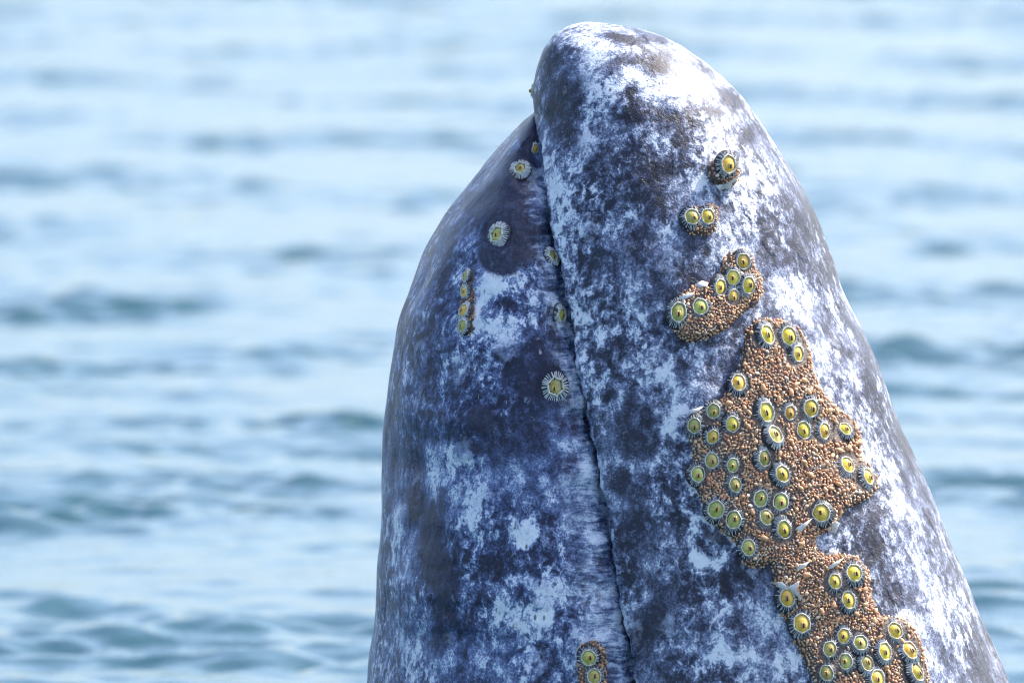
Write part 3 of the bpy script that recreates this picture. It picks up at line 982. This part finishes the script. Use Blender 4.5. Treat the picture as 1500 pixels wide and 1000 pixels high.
for i, (x, y, s, c) in enumerate(BARN['lower']):
    barnacle(x, y, s, c, 'b', 'large', L_LOW[i], 'barnacles on the lower lobe')
L_ARM = ['amber barnacle at the upper tip of the arm-shaped lice colony', 'small amber barnacle just below the tip one in the arm-shaped colony',
 'pale yellow barnacle at the mouth-side bend of the arm-shaped colony', 'amber barnacle nearest the dorsal edge of the arm-shaped colony',
 'bright amber barnacle lowest of the five clustered in the arm-shaped colony', 'olive barnacle with black fringe between cluster and end of the arm-shaped colony',
 'large olive green barnacle at the mouth-side end of the arm-shaped colony']
for i, (x, y, s, c) in enumerate(BARN['arm']):
    barnacle(x, y, s, c, 'b', 'arm', L_ARM[i], 'barnacles in the arm-shaped colony')
L_PAIR = ['olive barnacle of the side-by-side pair, on the mouth side', 'yellow barnacle of the side-by-side pair, on the dorsal side']
for i, (x, y, s, c) in enumerate(BARN['pair']):
    barnacle(x, y, s, c, 'b', 'pair', L_PAIR[i], 'side-by-side barnacle pair')
x, y, s, c = BARN['single'][0]
barnacle(x, y, s, c, 'b', 'single', 'lone bright yellow barnacle nearest the snout tip, in its own raised colony', lift=.002)
L_LIP = ['olive barnacle low on the pale lip, upper of two', 'olive barnacle low on the pale lip, lower of two']
for i, (x, y, s, c) in enumerate(BARN['lip']):
    barnacle(x, y, s, c, 'b', 'lip', L_LIP[i], 'barnacles low on the lip')
L_COL = ['small olive barnacle, top of the upright column of four on the lower jaw', 'small amber barnacle, second from the top of the column of four',
         'small amber barnacle with white rim, third down in the column of four', 'small olive barnacle at the foot of the column of four']
for i, (x, y, s, c) in enumerate(BARN['column']):
    barnacle(x, y, s, c, 'b', 'column', L_COL[i], 'column of small barnacles on the lower jaw', lean=(-.35, 0, 0))
L_JAW = ['white ribbed barnacle with green centre near the tip of the lower jaw', 'white ribbed barnacle with green centre in the dark slate patch of the lower jaw',
         'half-sunk ribbed barnacle against the mouth line in brown crust', 'starry white-spoked barnacle on the pale lip beside the mouth line',
         'large oval white ribbed barnacle lowest on the pale upper lip band']
for i, (x, y, s, c) in enumerate(BARN['jaw']):
    barnacle(x, y, s, c, 'f', None, L_JAW[i], 'flat white ribbed barnacles on the lower jaw', lift=.001)
x, y, s, c = BARN['notch'][0]
barnacle(x, y, s, c, 'b', None, 'tiny yellow barnacle tucked in the notch where the jaws meet')
# in profile on the far side of the snout's left limb
lp, ln = on_whale(788, 134)
o = barnacle(788, 134, .72, 'o', 'b', None, 'small dark barnacle seen in profile on the front edge of the snout', lean=(-1.6, .9, 0))
pl = at_y(785.5, 133, -.012)
m = frame_from(Vector((-1, -.15, .12))).to_4x4(); m.translation = pl
o.matrix_world = m @ Matrix.Diagonal((.80, .72, 1.25, 1))

# ------------------------------------------------------------------ larger striped lice, one by one
def big_louse_mesh():
    V, F = louse_mesh(10, 12, .05)
    V = np.stack([V[:, 0] * .75, V[:, 2] * 1.15, V[:, 1] * .55], -1)
    F = [(f[0], f[2], f[1]) for f in F]
    m = mesh_np('whale_louse', V * .0046, F)
    fattr(m, 'tone', .30 + .25 * rng.random(len(V)))
    m.materials.append(M_LICE)
    return m
BIG = big_louse_mesh()
spots = fromcrop([(340,105+205),(395,350),(440,330),(455,300),(500,330),(400,555),(490,590),(285,455),(215,370),(440,510),(605,400),(545,360),(580,395),(650,540),(620,550),
   (350,875),(515,640),(480,690),(590,690),(670,690),(300,775),(310,740),(485,285),(425,235),(690,520),(735,600)], 980, 450, 2.564) + \
   fromcrop([(130,258),(318,285),(640,520),(640,600),(690,690),(480,600),(420,630),(600,650),(830,790),(950,830),(500,330),(620,460),(345,440)], 1080, 720, 3.5725)
nb = 0
for (x, y) in spots:
    if any((x - hx) ** 2 + (y - hy) ** 2 < (hr * .95) ** 2 for hx, hy, hr in HOLE): continue
    loc, nor = on_bed(x, y, 'large')
    if loc is None: continue
    o = link('whale_louse', BIG, None)
    mt = frame_from(nor, random.uniform(0, 6.28)).to_4x4(); mt.translation = loc + nor * .0022
    k = random.uniform(.85, 1.2)
    o.matrix_world = mt @ Matrix.Diagonal((k, k, k, 1))
    tag(o, 'larger striped oval whale louse among the beady ones of the big colony', 'whale louse', 'larger striped lice in the big colony')
    nb += 1
print('big lice', nb)

# ------------------------------------------------------------------ peeling skin flakes and bristles: parts of the whale
def flake(pts, h0=.002):
    V = []
    for (x, y, h) in pts:
        loc, nor = on_bed(x, y, bed_of(x, y)); V.append(loc + nor * (h * .001 + h0))
    n = len(V)
    c = sum(V, Vector()) / n
    nrm = on_whale(pts[0][0], pts[0][1])[1]
    V2 = V + [v - nrm * .0012 for v in V] + [c + nrm * .001, c - nrm * .0012]
    F = []
    for i in range(n):
        j = (i + 1) % n
        F += [(i, j, 2 * n), (j + n, i + n, 2 * n + 1), (i, i + n, j + n, j)]
    link('skin_flake', mesh_np('skin_flake', V2, F), M_FLAKE, whale)
flake([(1133,853,3),(1140,854,8),(1147,861,6),(1143,864,2),(1136,860,2)])
flake([(1148,862,3),(1156,858,8),(1162,853,13),(1160,864,8),(1166,873,8),(1173,880,5),(1163,874,3),(1154,866,2)])
flake([(989,440,4),(998,436,7),(1012,433,8),(1008,440,6),(999,443,3)])
flake([(1160,838,3),(1168,830,6),(1180,826,4),(1172,834,2)])
flake([(1203,835,3),(1210,829,7),(1226,823,6),(1218,830,4),(1210,836,2)])
flake([(1205,812,2),(1218,808,7),(1226,809,5),(1216,814,2)])
flake([(1160,776,2),(1172,768,7),(1183,762,5),(1174,773,4),(1166,784,2)])
flake([(1012,610,3),(1008,602,8),(1018,600,7),(1030,596,4),(1020,606,2)])
flake([(1016,418,4),(1025,414,9),(1034,417,7),(1030,424,4),(1020,424,3)])
flake([(1212,765,6),(1219,768,10),(1222,778,6),(1216,780,3),(1210,772,2)])
flake([(1046,273,2),(1052,275,4),(1060,273,7),(1066,268,9),(1071,262,8),(1069,270,5),(1065,275,4),(1067,282,6),(1061,278,3),(1053,280,1)])

def bristle(px, py, length, lean):
    loc, nor = on_whale(px, py)
    if loc is None: return
    d = (nor * .8 + Vector(lean)).normalized()
    p0 = loc - nor * .002; V = []; F = []
    n = 5
    side = d.cross(Vector((0, 1, 0))).normalized(); s2 = d.cross(side)
    for i in range(n):
        t = i / (n - 1)
        c = p0 + d * length * t + Vector((0, 0, -1)) * length * .25 * t * t
        r = .00045 * (1 - .75 * t)
        for k in range(4):
            a = math.pi / 2 * k
            V.append(c + side * r * math.cos(a) + s2 * r * math.sin(a))
    for i in range(n - 1):
        for k in range(4):
            F.append((i * 4 + k, i * 4 + (k + 1) % 4, i * 4 + 4 + (k + 1) % 4, i * 4 + 4 + k))
    F.append((0, 3, 2, 1)); F.append(tuple(range(len(V) - 4, len(V))))
    link('bristle', mesh_np('bristle', V, F), M_HAIR, whale)
for (x, y, ln_, le) in [(842, 42, .014, (-.5, 0, .8)), (905, 42, .012, (.0, 0, .8)), (945, 50, .013, (.1, 0, .9)), (985, 66, .010, (.3, 0, .6)), (1020, 84, .011, (.3, 0, .6)),
                        (868, 40, .010, (0, 0, 1)), (735, 218, .018, (-.7, 0, .5)), (722, 233, .012, (-.7, 0, .2)), (700, 585, .016, (.3, 0, .8)), (1155, 240, .012, (.6, 0, .4)),
                        (1070, 128, .012, (.5, 0, .6)), (660, 312, .012, (-.7, 0, .4))]:
    bristle(x, y, ln_, le)
